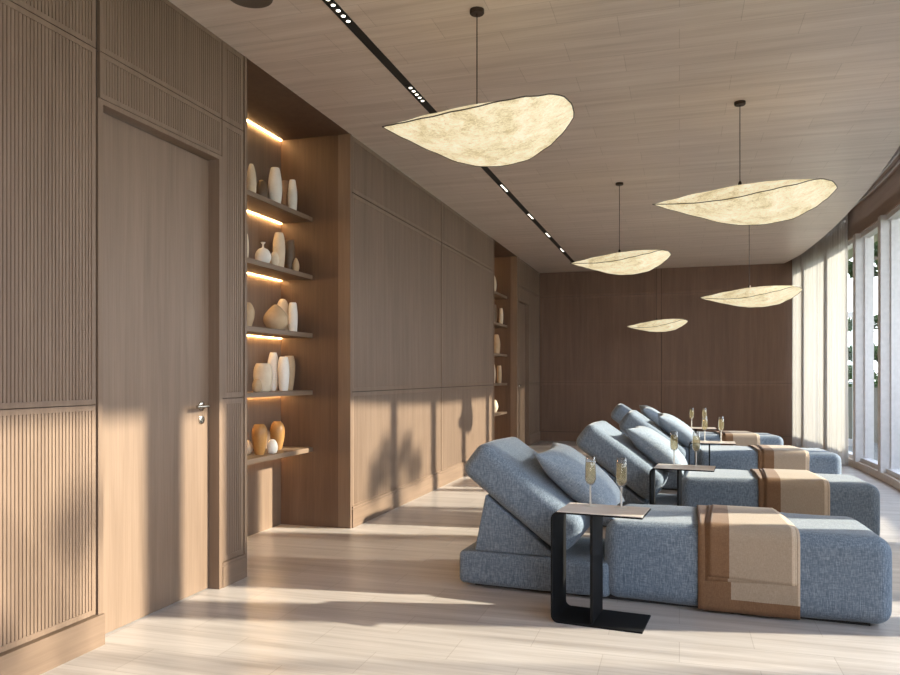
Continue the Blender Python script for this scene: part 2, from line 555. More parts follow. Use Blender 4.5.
# solid stiles: door jamb strip, niche edges
def stile(y0, y1, z0=0, z1=H, o0=-.016, o1=.0, m='wall', name='edge_stile'):
    bm = bmesh.new(); pbox(bm, flat_L, y0, y1, o0, o1, z0, z1)
    return obj(name, bm, M[m], wl, sm=0)
stile(2.712, 2.742, 0, DZ+.022, -.016, .002)
stile(2.742, 3.62, DZ, DZ+.022, -.075, .002, name='door_head')
stile(3.62, 3.652, 0, DZ+.022, -.075, .002, name='door_jamb')
stile(3.872, N1a, 0, H, -.1, .004)
stile(N1b, 5.378, 0, H, -.1, .004)
stile(10.055, N2a, 0, H, -.1, .004)
stile(N2b, 11.62, 0, H, -.1, .004)
stile(D2b, D2b+.03, 0, DZ+.022, -.075, .002, name='door_jamb')
stile(D2a, D2b, DZ, DZ+.022, -.075, .002, name='door_head')

# niches: back, sides, top
def niche(y0, y1):
    bm = bmesh.new()
    box(bm, (NB-.02, y0-.03, 0), (NB, y1+.03, H+.03))
    obj('niche_back', bm, M['wall'], wl, sm=0)
    for ya, yb in ((y0-.016, y0), (y1, y1+.016)):
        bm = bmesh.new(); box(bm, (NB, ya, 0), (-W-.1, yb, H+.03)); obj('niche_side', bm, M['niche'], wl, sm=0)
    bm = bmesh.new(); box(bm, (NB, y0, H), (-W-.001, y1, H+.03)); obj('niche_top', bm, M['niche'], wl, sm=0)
niche(N1a, N1b); niche(N2a, N2b)

# baseboards along the left wall
def baseboard(name, y0, y1, h=.14, t=.014, step=True):
    bm = bmesh.new()
    pbox(bm, flat_L, y0, y1, -.016, t, 0, h-.022 if step else h)
    if not step: return struct(obj(name, bm, M['base'], sm=0))
    pbox(bm, flat_L, y0, y1, -.016, t*.4, h-.022, h-.014)
    pbox(bm, flat_L, y0, y1, -.016, t, h-.014, h)
    return struct(obj(name, bm, M['base'], sm=0))
baseboard('baseboard_left', Y0, 2.735, .135, .018, False)
baseboard('baseboard_left_pilaster', 3.652, 3.872, .14, .006)
baseboard('baseboard_left_middle', 5.378, 10.055, .165)
baseboard('baseboard_left_far', 12.64, BY-.02, .165)

bm = bmesh.new(); box(bm, (-3.1, Y0-2.1, 0), (1.2, Y0-2.0, H+.3)); struct(obj('wall_front', bm, M['wall'], sm=0))
bm = bmesh.new(); box(bm, (-W-.15, Y0-2.0, 0), (-W, Y0, H)); o = struct(obj('wall_left_rear', bm, M['wall'], sm=0))
bm = bmesh.new(); box(bm, (-W, Y0-2.0, H), (1.2, Y0, H+.1)); o = struct(obj('ceiling_rear', bm, M['ceiling'], sm=0))
# back wall
wb = struct(empty('wall_back'), 'dark walnut reeded wall at the far end of the room')
bm = bmesh.new(); box(bm, (-3.15, BY+.0155, 0), (2.4, BY+.16, H+.32)); obj('backing_board', bm, M['groove'], wb, sm=0)
XS = -.02+.1
M['backwall'] = wood('walnut_back', (.14, .08, .053), (.205, .122, .083), (.27, .168, .118), 'Z', .5, .8)
for a0, a1 in ((-W, -.3), (-.3, 2.05)):
    for z0, z1 in ((.17, RZ), (RZ, TZ), (TZ, H+.3)):
        reeded_panel(flat_B, a0, a1, z0, z1, wb, M['backwall'], .04, .005)
bm = bmesh.new()
pbox(bm, flat_B, -W, 2.05, -.016, .014, 0, .143); pbox(bm, flat_B, -W, 2.05, -.016, .006, .143, .151); pbox(bm, flat_B, -W, 2.05, -.016, .014, .151, .165)
struct(obj('baseboard_back', bm, M['backwall'], sm=0))

# ---- doors
def lever(parent, y, z, x, s=-1):
    bm = bmesh.new()
    prof = [(0, 0), (.026, 0), (.026, .008), (.022, .011), (0, .011)]
    lathe(bm, prof, 24)
    bmesh.ops.rotate(bm, verts=bm.verts[:], cent=(0, 0, 0), matrix=Matrix.Rotation(PI/2, 3, 'Y'))
    tube(bm, [(.008, 0, 0), (.03, 0, 0), (.045, 0, 0), (.052, s*.006, 0), (.055, s*.02, 0), (.055, s*.05, 0), (.053, s*.085, -.001), (.05, s*.105, -.001)], .0095, 12)
    bmesh.ops.translate(bm, verts=bm.verts[:], vec=(x, y, z))
    obj('door_handle', bm, M['chrome'], parent)
    bm = bmesh.new()
    lathe(bm, [(0, 0), (.023, 0), (.023, .007), (.019, .009), (.008, .009), (.008, .006), (0, .006)], 24)
    bmesh.ops.rotate(bm, verts=bm.verts[:], cent=(0, 0, 0), matrix=Matrix.Rotation(PI/2, 3, 'Y'))
    box(bm, (.006, -.002, -.012), (.011, .002, .004))
    bmesh.ops.translate(bm, verts=bm.verts[:], vec=(x, y, z-.075))
    obj('door_lock', bm, M['chrome'], parent)

d1 = struct(empty('door_1', (0, 0, 0)), 'tall flush walnut door with satin lever handle')
bm = bmesh.new(); box(bm, (-W-.105, D1a, .004), (-W-.012, D1a+.006, DZ)); box(bm, (-W-.11, D1a+.003, .006), (-W-.065, D1b-.003, DZ-.004))
dl = obj('door_leaf', bm, M['door'], d1, sm=0)
lever(d1, 3.548, 1.015, -W-.065)
d2 = struct(empty('door_2', (0, 0, 0)), 'walnut door beside the far shelf niche')
bm = bmesh.new(); box(bm, (-W-.11, D2a+.003, .006), (-W-.065, D2b-.003, DZ-.004))
obj('door_leaf', bm, M['door'], d2, sm=0)
lever(d2, D2a+.1, 1.02, -W-.065, 1)

# ------------------------------------------------------------------ shelves
Z_SH = [2.421, 1.968, 1.512, 1.066, .62]
ORD = ['topmost', 'second from the top', 'middle', 'second from the bottom', 'lowest']
def shelf_set(y0, y1, front, where, grp):
    for i, z in enumerate(Z_SH):
        sh = empty('wall_shelf', (NB, (y0+y1)/2, z-.035))
        bm = bmesh.new(); w = (y1-y0)/2-.001
        box(bm, (.001, -w, 0), (front-NB, w, .035))
        bmesh.ops.bevel(bm, geom=bm.edges[:], offset=.002, segments=2, affect='EDGES')
        obj('shelf_board', bm, M['shelf'], sh, sm=0)
        bm = bmesh.new(); box(bm, (.004, -w+.01, -.005), (.015, w-.01, 0))
        obj('led_strip', bm, M['led'], sh, sm=0)
        tag(sh, f'{ORD[i]} walnut shelf in the {where} niche, warm light strip under it', 'shelf', grp)
    st = empty('led_light_strip', (NB, (y0+y1)/2, H))
    bm = bmesh.new(); box(bm, (.004, -w+.01, -.006), (.015, w-.01, 0)); obj('led_strip', bm, M['led'], st, sm=0)
    tag(st, f'warm glowing light strip at the top of the {where} niche', 'light strip')
shelf_set(N1a, N1b, -2.75, 'near', 'shelves in the near niche')
shelf_set(N2a, N2b, -2.585, 'far', 'shelves in the far niche')

# ------------------------------------------------------------------ vases
def P_tall(r, h, top=.62, belly=.55, foot=.72):
    pr = [(0, 0), (r*foot*.9, 0), (r*foot, .006)]
    for i in range(1, 15):
        t = i/15
        k = foot+(1-foot)*math.sin(min(1, t/belly)*PI/2) if t < belly else top+(1-top)*math.cos((t-belly)/(1-belly)*PI/2)**.9
        pr.append((r*k, h*t))
    rt = r*top
    pr += [(rt, h*.985), (rt*.93, h), (rt*.8, h*.99), (rt*.75, h*.9), (0, h*.88)]
    return pr
def P_ovoid(r, h, neck=.25, low=.42):
    pr = [(0, 0), (r*.5, 0)]
    for i in range(1, 16):
        t = i/16
        k = math.sin(t/low*PI/2)*.5+.5 if t < low else neck+(1-neck)*math.cos((t-low)/(1-low)*PI/2)
        pr.append((r*max(k, neck), h*t))
    pr += [(r*neck, h*.98), (r*neck*.85, h), (r*neck*.6, h*.99), (r*neck*.5, h*.93), (0, h*.92)]
    return pr
def P_bottle(r, h):
    b = h*.76
    pr = [(0, 0), (r*.55, 0)]
    for i in range(1, 14):
        t = i/14
        pr.append((r*(math.sin(PI*(.12+.8*t))**.7), b*t))
    pr += [(r*.16, b*1.0), (r*.12, b*1.08), (r*.12, h*.92), (r*.3, h*.985), (r*.3, h), (r*.2, h*.995), (0, h*.96)]
    return pr
def P_boulder(r, h):
    pr = [(0, 0), (r*.6, 0)]
    for i in range(1, 16):
        t = i/16
        pr.append((r*(math.sin(PI*(.16+.78*t))**.55), h*t))
    pr += [(r*.35, h*.985), (r*.2, h), (0, h)]
    return pr

def vase(x, y, z, prof, m, label, group, sq=1., lob=None, name='vase'):
    bm = bmesh.new(); lathe(bm, prof, 36, sq=sq, lobes=lob)
    o = obj(name, bm, M[m], sm=60)
    o.location = (x, y, z+.0008)
    return tag(o, label, 'vase', group)
G = 'ceramics on the near niche shelves'
X = -2.87
z = Z_SH[0]
def lumpy(k, a=.05): return lambda t, zz: 1+a*math.sin(2*t+k)+a*.5*math.sin(3*t+zz*18+k)
vase(X-.03, 4.708, z, P_tall(.036, .256, .4, .5, .8), 'v_cream', 'cream ceramic jar at the left end of the topmost near shelf', G)
vase(X-.05, 4.878, z, P_boulder(.046, .185), 'v_brown', 'low dark brown pot on the topmost near shelf, between cream jar and tall white vase', G)
vase(X, 4.984, z, P_tall(.052, .299, .62, .5, .72), 'v_white', 'tall white tapered vase on the topmost near shelf, larger of its two white vases', G)
vase(X-.06, 5.24, z, P_tall(.033, .27, .8, .5, .85), 'v_taupe', 'slim taupe vase between the two white vases of the topmost near shelf', G)
vase(X+.02, 5.211, z, P_tall(.037, .264, .6, .45, .75), 'v_white', 'narrower white vase at the right end of the topmost near shelf', G)
z = Z_SH[1]
vase(X, 4.572, z, P_tall(.03, .19, .7, .5, .8), 'v_cream', 'cream pot cut off by the door pilaster on the second near shelf', G)
vase(X+.02, 4.782, z, P_bottle(.058, .165), 'v_white', 'round white bottle vase with a thin flared neck on the second near shelf', G)
vase(X+.05, 4.889, z, P_bottle(.034, .15), 'v_cream', 'small cream bottle vase beside the round white bottle', G)
vase(X-.03, 5.095, z, P_tall(.047, .292, .66, .6, .72), 'v_cream', 'tall pale yellow vase on the second near shelf', G)
vase(X-.01, 5.223, z, P_tall(.041, .258, .85, .6, .85), 'v_brown', 'tall dark brown cylinder vase on the second near shelf', G)
vase(X+.05, 5.21, z, P_ovoid(.027, .115, .3), 'v_tan', 'little tan bud vase at the right end of the second near shelf', G)
z = Z_SH[2]
vase(X, 4.605, z, P_ovoid(.052, .174, .5, .6), 'v_tan', 'tan egg shaped vase at the left end of the middle near shelf', G)
vase(X+.04, 4.928, z, P_ovoid(.088, .188, .18, .4), 'v_tan', 'wide tan pointed gourd vase on the middle near shelf', G, 1., lumpy(1., .03))
vase(X-.075, 5.228, z, P_boulder(.058, .262), 'v_cream', 'tall lumpy cream vase behind the tan gourd vase on the middle near shelf', G, 1., lumpy(2.2, .05))
vase(X+.03, 5.2, z, P_tall(.036, .228, .7, .5, .88), 'v_white', 'white cylinder vase at the right end of the middle near shelf', G)
z = Z_SH[3]
vase(X+.04, 4.669, z, P_boulder(.034, .093), 'v_tan', 'smallest tan ball pot on the shelf above the amber vases', G)
vase(X+.02, 4.782, z, P_tall(.066, .201, .72, .6, .68), 'v_cream', 'broad cream barrel vase on the second lowest near shelf', G, 1., lumpy(.4, .03))
vase(X-.07, 5.079, z, P_tall(.046, .289, .55, .6, .72), 'v_white', 'tallest white vase on the shelf above the amber vases', G, 1., lumpy(3., .03))
vase(X+.02, 5.075, z, P_tall(.043, .256, .72, .6, .75), 'v_white', 'shorter white vase between the tallest white vase and a tan vase', G)
vase(X-.06, 5.306, z, P_tall(.047, .269, .75, .7, .6), 'v_tan', 'tan vase at the right end of the second lowest near shelf', G)
z = Z_SH[4]
vase(X+.02, 4.734, z, P_tall(.055, .215, .62, .72, .6), 'v_amber', 'left amber vase on the lowest near shelf', G)
vase(X-.05, 5.104, z, P_tall(.056, .212, .55, .68, .6), 'v_amber', 'right amber vase behind the little white cleft ornament', G)
cleft = lambda t, zz: 1-.28*abs(math.sin(t))**8
vase(X+.06, 4.842, z, P_boulder(.046, .1), 'v_white', 'small white cleft ornament between the two amber vases', G, .9, lambda t, zz: 1-.22*(math.cos(t-.5)**16), 'ornament')
vase(X-.07, 4.729, z, P_ovoid(.036, .1, .3), 'v_cream', 'small cream pot at the left end of the lowest near shelf', G)
G2 = 'ceramics on the far niche shelves'
vase(-2.735, 11.27, Z_SH[0], P_tall(.055, .29, .5, .5, .7), 'v_cream', 'cream vase on the topmost shelf of the far niche', G2)
vase(-2.74, 11.29, Z_SH[1], P_tall(.06, .3, .8, .5, .85), 'v_brown', 'dark brown vase on the second shelf of the far niche', G2)
vase(-2.63, 11.36, Z_SH[1], P_tall(.036, .25, .6, .5, .75), 'v_cream', 'slim cream vase in front of the dark brown vase in the far niche', G2)
vase(-2.69, 11.31, Z_SH[2], P_tall(.06, .3, .5, .45, .8), 'v_tan', 'tan vase on the middle shelf of the far niche', G2)
vase(-2.745, 11.28, Z_SH[3], P_tall(.05, .29, .6, .5, .75), 'v_cream', 'left cream vase on the second lowest shelf of the far niche', G2)
vase(-2.67, 11.42, Z_SH[3], P_tall(.036, .27, .8, .5, .85), 'v_tan', 'right tan vase on the second lowest shelf of the far niche', G2)
vase(-2.72, 11.30, Z_SH[4], P_ovoid(.06, .19, .4, .45), 'v_cream', 'cream vase on the lowest shelf of the far niche', G2)

# ------------------------------------------------------------------ ceiling track, speaker
tr = empty('ceiling_track_light', (-1.67, 0, H))
bm = bmesh.new()
y0, y1 = .5, 12.57
box(bm, (-.028, y0, -.004), (-.022, y1, .002)); box(bm, (.022, y0, -.004), (.028, y1, .002)); box(bm, (-.022, y0, -.0015), (.022, y1, .002))
obj('track_rail', bm, M['black'], tr, sm=0)
for yc_ in (3.52, 4.72, 6.02, 7.33, 8.72, 9.93, 11.2):
    bm = bmesh.new(); box(bm, (-.016, yc_-.16, -.006), (.018, yc_+.16, -.0015))
    mod = obj('spot_module', bm, M['black'], tr, sm=0)
    for k in range(5):
        bm = bmesh.new(); lathe(bm, [(0, -.0085), (.0095, -.0085), (.0115, -.006), (0, -.006)], 16, (.006, yc_-.12+k*.06, 0))
        obj('spot_lens', bm, M['spot'], mod, sm=0)
tag(tr, 'long black recessed track with groups of small white spots in the wood ceiling', 'track light')
sp = empty('ceiling_speaker', (-2.02, 3.27, H))
bm = bmesh.new(); lathe(bm, [(0, -.006), (.085, -.006), (.1, -.01), (.108, -.008), (.11, 0)], 40); obj('trim_ring', bm, M['speaker'], sp)
tag(sp, 'dark round ceiling fitting at the top edge above the tall door', 'ceiling speaker')

# ------------------------------------------------------------------ pendants
def interp(tab, s):
    for (a, va), (b, vb) in zip(tab, tab[1:]):
        if s <= b:
            t = (s-a)/(b-a); t = t*t*(3-2*t)*.35+t*.65
            return va+(vb-va)*t
    return tab[-1][1]
WN = [(0, 0), (.04, .035), (.1, .085), (.25, .195), (.4, .275), (.55, .31), (.7, .305), (.82, .265), (.91, .195), (.965, .12), (.99, .055), (1, 0)]
ZN = [(0, 0), (.1, -.014), (.25, -.026), (.4, -.017), (.5, .004), (.63, .048), (.75, .093), (.9, .165), (.96, .172), (1, .155)]
ZF = [(0, 0), (.1, -.018), (.25, -.04), (.4, -.066), (.5, -.072), (.63, -.06), (.79, -.02), (.9, .05), (.96, .105), (1, .155)]
ZU = [(0, 0), (.1, .034), (.25, .088), (.5, .155), (.65, .178), (.75, .187), (.9, .186), (1, .155)]
def make_shade(parent, L, wide):
    NSEG, T = 48, 14
    k = L/1.25
    ss = [.5-.5*math.cos(PI*i/NSEG) for i in range(NSEG+1)]
    def pt(s, t, upper):
        w = interp(WN, s)*wide
        v = (2*t-1)*w
        zn, zf = interp(ZN, s), interp(ZF, s)
        base = zn+(zf-zn)*t
        hump = math.sin(PI*t)
        if upper: zz = base+(interp(ZU, s)-(zn+zf)/2)*hump**1.2
        else: zz = base-.035*hump*math.sin(PI*min(1, max(0, s)))
        return Vector(((s-.5)*L, v*k, zz*k))
    bm = bmesh.new()
    for up in (0, 1):
        grid(bm, lambda a, b: pt(ss[round(a*NSEG)], b, up), NSEG, T)
    bmesh.ops.remove_doubles(bm, verts=bm.verts[:], dist=.0004)
    sh = obj('lamp_shade', bm, M['shade'], parent, sm=70)
    rim = [pt(s, 0, 0) for s in ss] + [pt(s, 1, 0) for s in ss[-2:0:-1]]
    bm = bmesh.new(); tube(bm, rim, .0032, 6, closed=True); obj('rim_frame', bm, M['rim'], parent)
    return pt(.5, .5, 1).z

def pendant(x, y, z, L, wide, yaw, label, pitch=2.5):
    """(x,y) is where the cord hangs; z the height where it meets the shade"""
    root = empty('pendant_lamp', (x, y, H), yaw)
    hold = empty('shade_group'); COL.objects.unlink(hold); bpy.data.objects.remove(hold)
    top = make_shade(root, L, wide)
    dz = z-H-top
    for ch in root.children: ch.location = (0, 0, dz); ch.rotation_euler = (0, math.radians(pitch), 0)
    bm = bmesh.new(); tube(bm, [(0, 0, z-H-.01), (0, 0, -.02)], .003, 8); obj('cord', bm, M['bronze'], root)
    bm = bmesh.new(); lathe(bm, [(0, -.022), (.033, -.022), (.037, -.018), (.037, 0), (0, 0)], 32); obj('ceiling_canopy', bm, M['bronze'], root)
    bm = bmesh.new(); lathe(bm, [(0, 0), (.012, 0), (.012, .03), (.006, .045), (0, .045)], 16, (0, 0, z-H-.012)); obj('cord_grip', bm, M['bronze'], root)
    tag(root, label, 'pendant lamp', 'leaf shaped pendant lamps')
pendant(-.989, 3.73, 2.535, .97, 1.66, .28, 'largest glowing leaf shaped pendant, nearest the shelves and the ceiling track', 4.5)
pendant(.395, 5.505, 2.475, 1.165, 1.06, -.07, 'glowing leaf pendant hanging on the right below the curved ceiling edge', 6.5)
pendant(-.556, 7.48, 2.37, .95, 1.35, .08, 'glowing leaf pendant whose tip meets the end of the ceiling track', 4.)
pendant(0.775, 9.4, 2.2, 1.11, 1.1, -.07, 'low glowing leaf pendant hanging in front of the white curtain', 4.5)
pendant(-.345, 12.35, 2.055, .94, 1.2, .03, 'farthest and lowest glowing leaf pendant, before the dark back wall', 3.)

# ------------------------------------------------------------------ loungers
LW = .63
def make_lounger():
    root = empty('sun_lounger')
    bm = bmesh.new()
    soft_box(bm, (.845, LW, .185), .032, (.0, .003, .004), (22, 18, 12), Matrix.Translation((.3875, LW/2, .1055)))
    obj('base_cushion', bm, M['fabric'], root, 180)
    bm = bmesh.new()
    soft_box(bm, (1.33, LW, .408), .066, (.014, .006, .008), (40, 28, 24), Matrix.Translation((1.445, LW/2, .217)), .006, 3)
    for v_ in bm.verts:   # the foot end leans back a little on the far side
        q = max(0., min(1., (v_.co.x-1.5)/.6)); q = q*q*(3-2*q)
        v_.co.x -= .07*q*max(0, v_.co.y/LW)
    obj('mattress', bm, M['fabric'], root, 180)
    bm = bmesh.new(); prism(bm, [(.055, .2), (.12, .52), (.53, .2)], .015, LW-.015, .014)
    obj('wedge_support', bm, M['fabric'], root, 60)
    a = math.atan2(.596, -.803)
    cx_, cz_ = .552-.803*.36+.596*.108, .216+.596*.36+.803*.108
    # local x along the slope (up), local z out of the reclining face
    R = Matrix(((-.803, 0, .596, cx_), (0, 1, 0, LW/2), (.596, 0, .803, cz_), (0, 0, 0, 1)))
    bm = bmesh.new(); soft_box(bm, (.72, LW+.02, .216), .055, (.012, .01, .018), (30, 24, 16), R, .008, 11)
    obj('backrest', bm, M['fabric'], root, 180)
    bm = bmesh.new(); box(bm, (.05, .05, 0), (2.02, LW-.05, .014)); obj('plinth', bm, M['plinth'], root, sm=0)
    return root

def make_pillow():
    bm = bmesh.new()
    n = 30; hw = .275; hl = .28
    vs = {}
    def P(i, j, s):
        a, b = 2*i/n-1, 2*j/n-1
        edge = (1-abs(a)**2.6)*(1-abs(b)**2.6)
        t = .1*max(0, edge)**.55
        px = a*hl*(1-.12*(1-b*b)*abs(a)**2)
        py = b*hw*(1-.12*(1-a*a)*abs(b)**2)
        w = noise.noise(Vector((a*1.7, b*1.7, s*3.)))*.008*edge
        return Vector((px, py, s*t+w))
    for s in (1, -1):
        for i in range(n+1):
            for j in range(n+1):
                rim = i in (0, n) or j in (0, n)
                key = (i, j, 0 if rim else s)
                if key not in vs: vs[key] = bm.verts.new(P(i, j, s))
        for i in range(n):
            for j in range(n):
                ks = [(i, j), (i+1, j), (i+1, j+1), (i, j+1)]
                bm.faces.new([vs[(a, b, 0 if (a in (0, n) or b in (0, n)) else s)] for a, b in ks])
    o = obj('scatter_pillow', bm, M['pillow'], None, 180)
    return o

def drape(name, parent, cols, z_end, off, z_split=None, mats=(), skew=(-.04, -.095), back=.3, slope=0., wav=.004, seed=0.):
    """cloth strip lying over the mattress; cols = u stops with material indices"""
    r = .062; top = .432+off
    path = []
    yb, yf = LW+.012+off*.6, -.012-off*.6
    path.append((yb, back))
    path.append((yb, top-r-.04))
    for k in range(7):
        t = PI/2*k/6; path.append((yb-r+r*math.cos(t), top-r+r*math.sin(t)))
    for k in range(1, 10):
        t = k/10; y = (yb-r)+(yf+r-(yb-r))*t
        path.append((y, top+.006*math.sin(PI*t)))
    for k in range(7):
        t = PI/2*k/6; path.append((yf+r-r*math.sin(t), top-r+r*math.cos(t)))
    nd = 14; zs = [top-r+(z_end-(top-r))*k/nd for k in range(1, nd+1)]
    if z_split:
        zs = sorted(set([q for q in zs if abs(q-z_split) > .012]+[z_split]), reverse=True)
    for q in zs: path.append((yf, q))
    us = []
    for (u0, mi0), (u1, _) in zip(cols, cols[1:]):
        n_ = max(2, round((u1-u0)/.022))
        us += [(u0+(u1-u0)*k/n_, mi0) for k in range(n_)]
    us.append((cols[-1][0], 0))
    ua, ub = cols[0][0], cols[-1][0]
    bm = bmesh.new(); rows = []
    for (y, zz) in path:
        f = max(0, min(1, (y-.0)/LW))
        row = []
        for u, _ in us:
            q = (u-ua)/(ub-ua)
            du = (skew[0]+(skew[1]-skew[0])*q)*f
            hang = max(0., min(1., (top-r-zz)/(top-r))) if y < .1 else 0
            wv = wav*(noise.noise(Vector((u*9+seed, zz*3, 1.7+seed)))*1.6*(.3+hang))
            zz2 = zz+slope*(q-.5)*hang
            row.append(bm.verts.new((u+du, y-(abs(wv) if y < .1 else 0), zz2+(wv*.5 if y >= .0 and zz > top-.02 else 0))))
        rows.append(row)
    for i in range(len(rows)-1):
        for j in range(len(us)-1):
            f = bm.faces.new((rows[i][j], rows[i+1][j], rows[i+1][j+1], rows[i][j+1]))
            mi = us[j][1]
            if z_split and i >= len(path)-1-len([q for q in zs if q < z_split]) and path[i][0] < .1: mi = 1
            f.material_index = mi
    o = obj(name, bm, list(mats), parent, 60)
    md = o.modifiers.new('thickness', 'SOLIDIFY'); md.thickness = .0035; md.offset = 1.
    return o

def make_throw():
    root = empty('throw_blanket')
    mats = [M['tan'], M['brown'], M['hem']]
    drape('lower_layer', root, [(1.25, 1), (1.335, 1), (1.405, 0), (1.705, 2), (1.715, 2)], (.014), .002, .078, mats, wav=.003, seed=1.)
    drape('middle_layer', root, [(1.285, 1), (1.39, 0), (1.69, 2), (1.7, 2)], .168, .005, None, mats, (-.01, -.085), .31, .03, .003, 2.)
    drape('upper_layer', root, [(1.297, 1), (1.397, 0), (1.678, 2), (1.69, 2)], .178, .008, None, mats, (.0, -.08), .33, -.02, .003, 3.)
    return root

def make_table():
    root = empty('side_table')
    h, t, r = .53, .008, .035
    u0, u1, v0, v1 = 0., .43, 0., .27
    # bent sheet: top, left side and base in one C profile
    outer = [(u1, h)]
    for k in range(7):
        a = PI/2+PI/2*k/6; outer.append((u0+r+r*math.cos(a), h-r+r*math.sin(a)))
    for k in range(7):
        a = PI+PI/2*k/6; outer.append((u0+r+r*math.cos(a), r+r*math.sin(a)))
    outer.append((u1, 0))
    ri = r-t
    inner = [(u1, h-t)]
    for k in range(7):
        a = PI/2+PI/2*k/6; inner.append((u0+r+ri*math.cos(a), h-r+ri*math.sin(a)))
    for k in range(7):
        a = PI+PI/2*k/6; inner.append((u0+r+ri*math.cos(a), r+ri*math.sin(a)))
    inner.append((u1, t))
    bm = bmesh.new()
    n = len(outer)
    V = [[bm.verts.new((p[0], v, p[1])) for p in L_] for L_ in (outer, inner) for v in (v0, v1)]
    of, ob, inf, inb = V
    for i in range(n-1):
        bm.faces.new((of[i], of[i+1], ob[i+1], ob[i]))
        bm.faces.new((inf[i], inb[i], inb[i+1], inf[i+1]))
        bm.faces.new((of[i], inf[i], inf[i+1], of[i+1]))
        bm.faces.new((ob[i], ob[i+1], inb[i+1], inb[i]))
    for i in (0, n-1): bm.faces.new((of[i], ob[i], inb[i], inf[i]))
    obj('bent_frame', bm, M['steel'], root, 40)
    bm = bmesh.new(); box(bm, (.185, .02, t), (.197, v1-.01, h-t)); obj('divider_plate', bm, M['steel'], root, sm=0)
    bm = bmesh.new(); box(bm, (.03, .002, h), (u1-.002, v1-.002, h+.004)); obj('table_top', bm, M['table_top'], root, sm=0)
    return root

def make_flute():
    root = empty('champagne_flute')
    R_ = .026
    bm = bmesh.new()
    lathe(bm, [(0, 0), (.032, 0), (.0325, .0015), (.02, .0035), (.007, .007), (.004, .012), (0, .012)], 28)
    obj('foot', bm, M['stem'], root, 60)
    bm = bmesh.new(); lathe(bm, [(.0052, .0121), (.0044, .03), (.0044, .085), (.005, .1), (.0049, .103)], 14); obj('stem', bm, M['stem'], root, 60)
    bm = bmesh.new()
    lathe(bm, [(0, .1032), (.008, .1035), (.02, .112), (.0262, .13), (.0275, .15), (.0262, .19), (.0225, .245), (.0215, .2455), (.0252, .19), (.0265, .15), (.0252, .131), (.019, .1145), (0, .107)], 28)
    obj('bowl', bm, M['flute'], root, 60)
    bm = bmesh.new()
    lathe(bm, [(0, .1085), (.018, .1155), (.0245, .132), (.0258, .15), (.0246, .19), (.0232, .215), (0, .215)], 28)
    obj('sparkling_wine', bm, M['wine'], root, 60)
    return root

LG = [  # x, y of the head corner, angle, table shift, nickname
    (-1.157, 4.078, -.072, .0),
    (-.775, 5.965, -.06, .0),
    (-.60, 8.1, .0, .085),
    (-.855, 10.1, .06, .235)]
ORDN = ['nearest', 'second nearest', 'third nearest', 'farthest']
lounger0 = make_lounger(); pillow0 = make_pillow(); throw0 = make_throw(); table0 = make_table(); flute0 = make_flute()
for i, (x, y, an, ts) in enumerate(LG):
    ca, sa = math.cos(an), math.sin(an)
    def wp(u, v, z=0.): return (x+ca*u-sa*v, y+sa*u+ca*v, z)
    o = lounger0 if i == 0 else copy_tree(lounger0)
    o.location = (x, y, 0); o.rotation_euler = (0, 0, an)
    tag(o, ['nearest blue upholstered sun lounger with raised backrest, in the foreground',
            'second blue sun lounger from the front, its backrest behind the two foreground flutes',
            'third blue sun lounger from the front',
            'farthest blue sun lounger, in front of the dark back wall'][i], 'sun lounger', 'row of blue sun loungers')
    p = pillow0 if i == 0 else copy_tree(pillow0)
    su, sz = .595, .588
    p.location = wp(su, .345, sz)
    p.rotation_euler = (Matrix.Rotation(an, 3, 'Z') @ Matrix.Rotation(math.radians(36.6+2), 3, 'Y') @ Matrix.Rotation([.06, -.03, .04, .1][i], 3, 'Z')).to_euler()
    tag(p, ['blue linen scatter pillow lying on the backrest of the nearest lounger',
            'blue linen scatter pillow on the second lounger from the front',
            'blue linen scatter pillow on the third lounger from the front',
            'blue scatter pillow on the farthest lounger, its sunlit corner showing'][i], 'pillow', 'scatter pillows on the loungers')
    t = throw0 if i == 0 else copy_tree(throw0)
    t.location = wp([0, .075, .1, .11][i], 0); t.rotation_euler = (0, 0, an)
    tag(t, ['tan and caramel throw folded over the foot of the nearest lounger',
            'tan and caramel throw over the second lounger from the front',
            'tan and caramel throw over the third lounger from the front',
            'tan and caramel throw over the farthest lounger'][i], 'throw', 'folded throws on the loungers')
    tb = table0 if i == 0 else copy_tree(table0)
    ta = an-.03
    tl = wp(.6+ts, -.435); tb.location = tl; tb.rotation_euler = (0, 0, ta)
    tag(tb, ['black bent steel side table in the foreground, before the nearest lounger',
             'black bent steel side table between the nearest and the second lounger',
             'black bent steel side table between the second and the third lounger',
             'black steel side table before the farthest lounger, mostly hidden'][i], 'side table', 'side tables between the loungers')
    for k, (du, dv) in enumerate(((.148, .2), (.3, .2))):
        g = flute0 if (i == 0 and k == 0) else copy_tree(flute0)
        g.location = (tl[0]+math.cos(ta)*du-math.sin(ta)*dv, tl[1]+math.sin(ta)*du+math.cos(ta)*dv, .5345)
        tag(g, ('left' if k == 0 else 'right')+' champagne flute of the pair on the '+['foreground side table', 'second side table from the front', 'third side table from the front', 'farthest side table'][i],
            'glass', 'champagne flutes on the side tables')

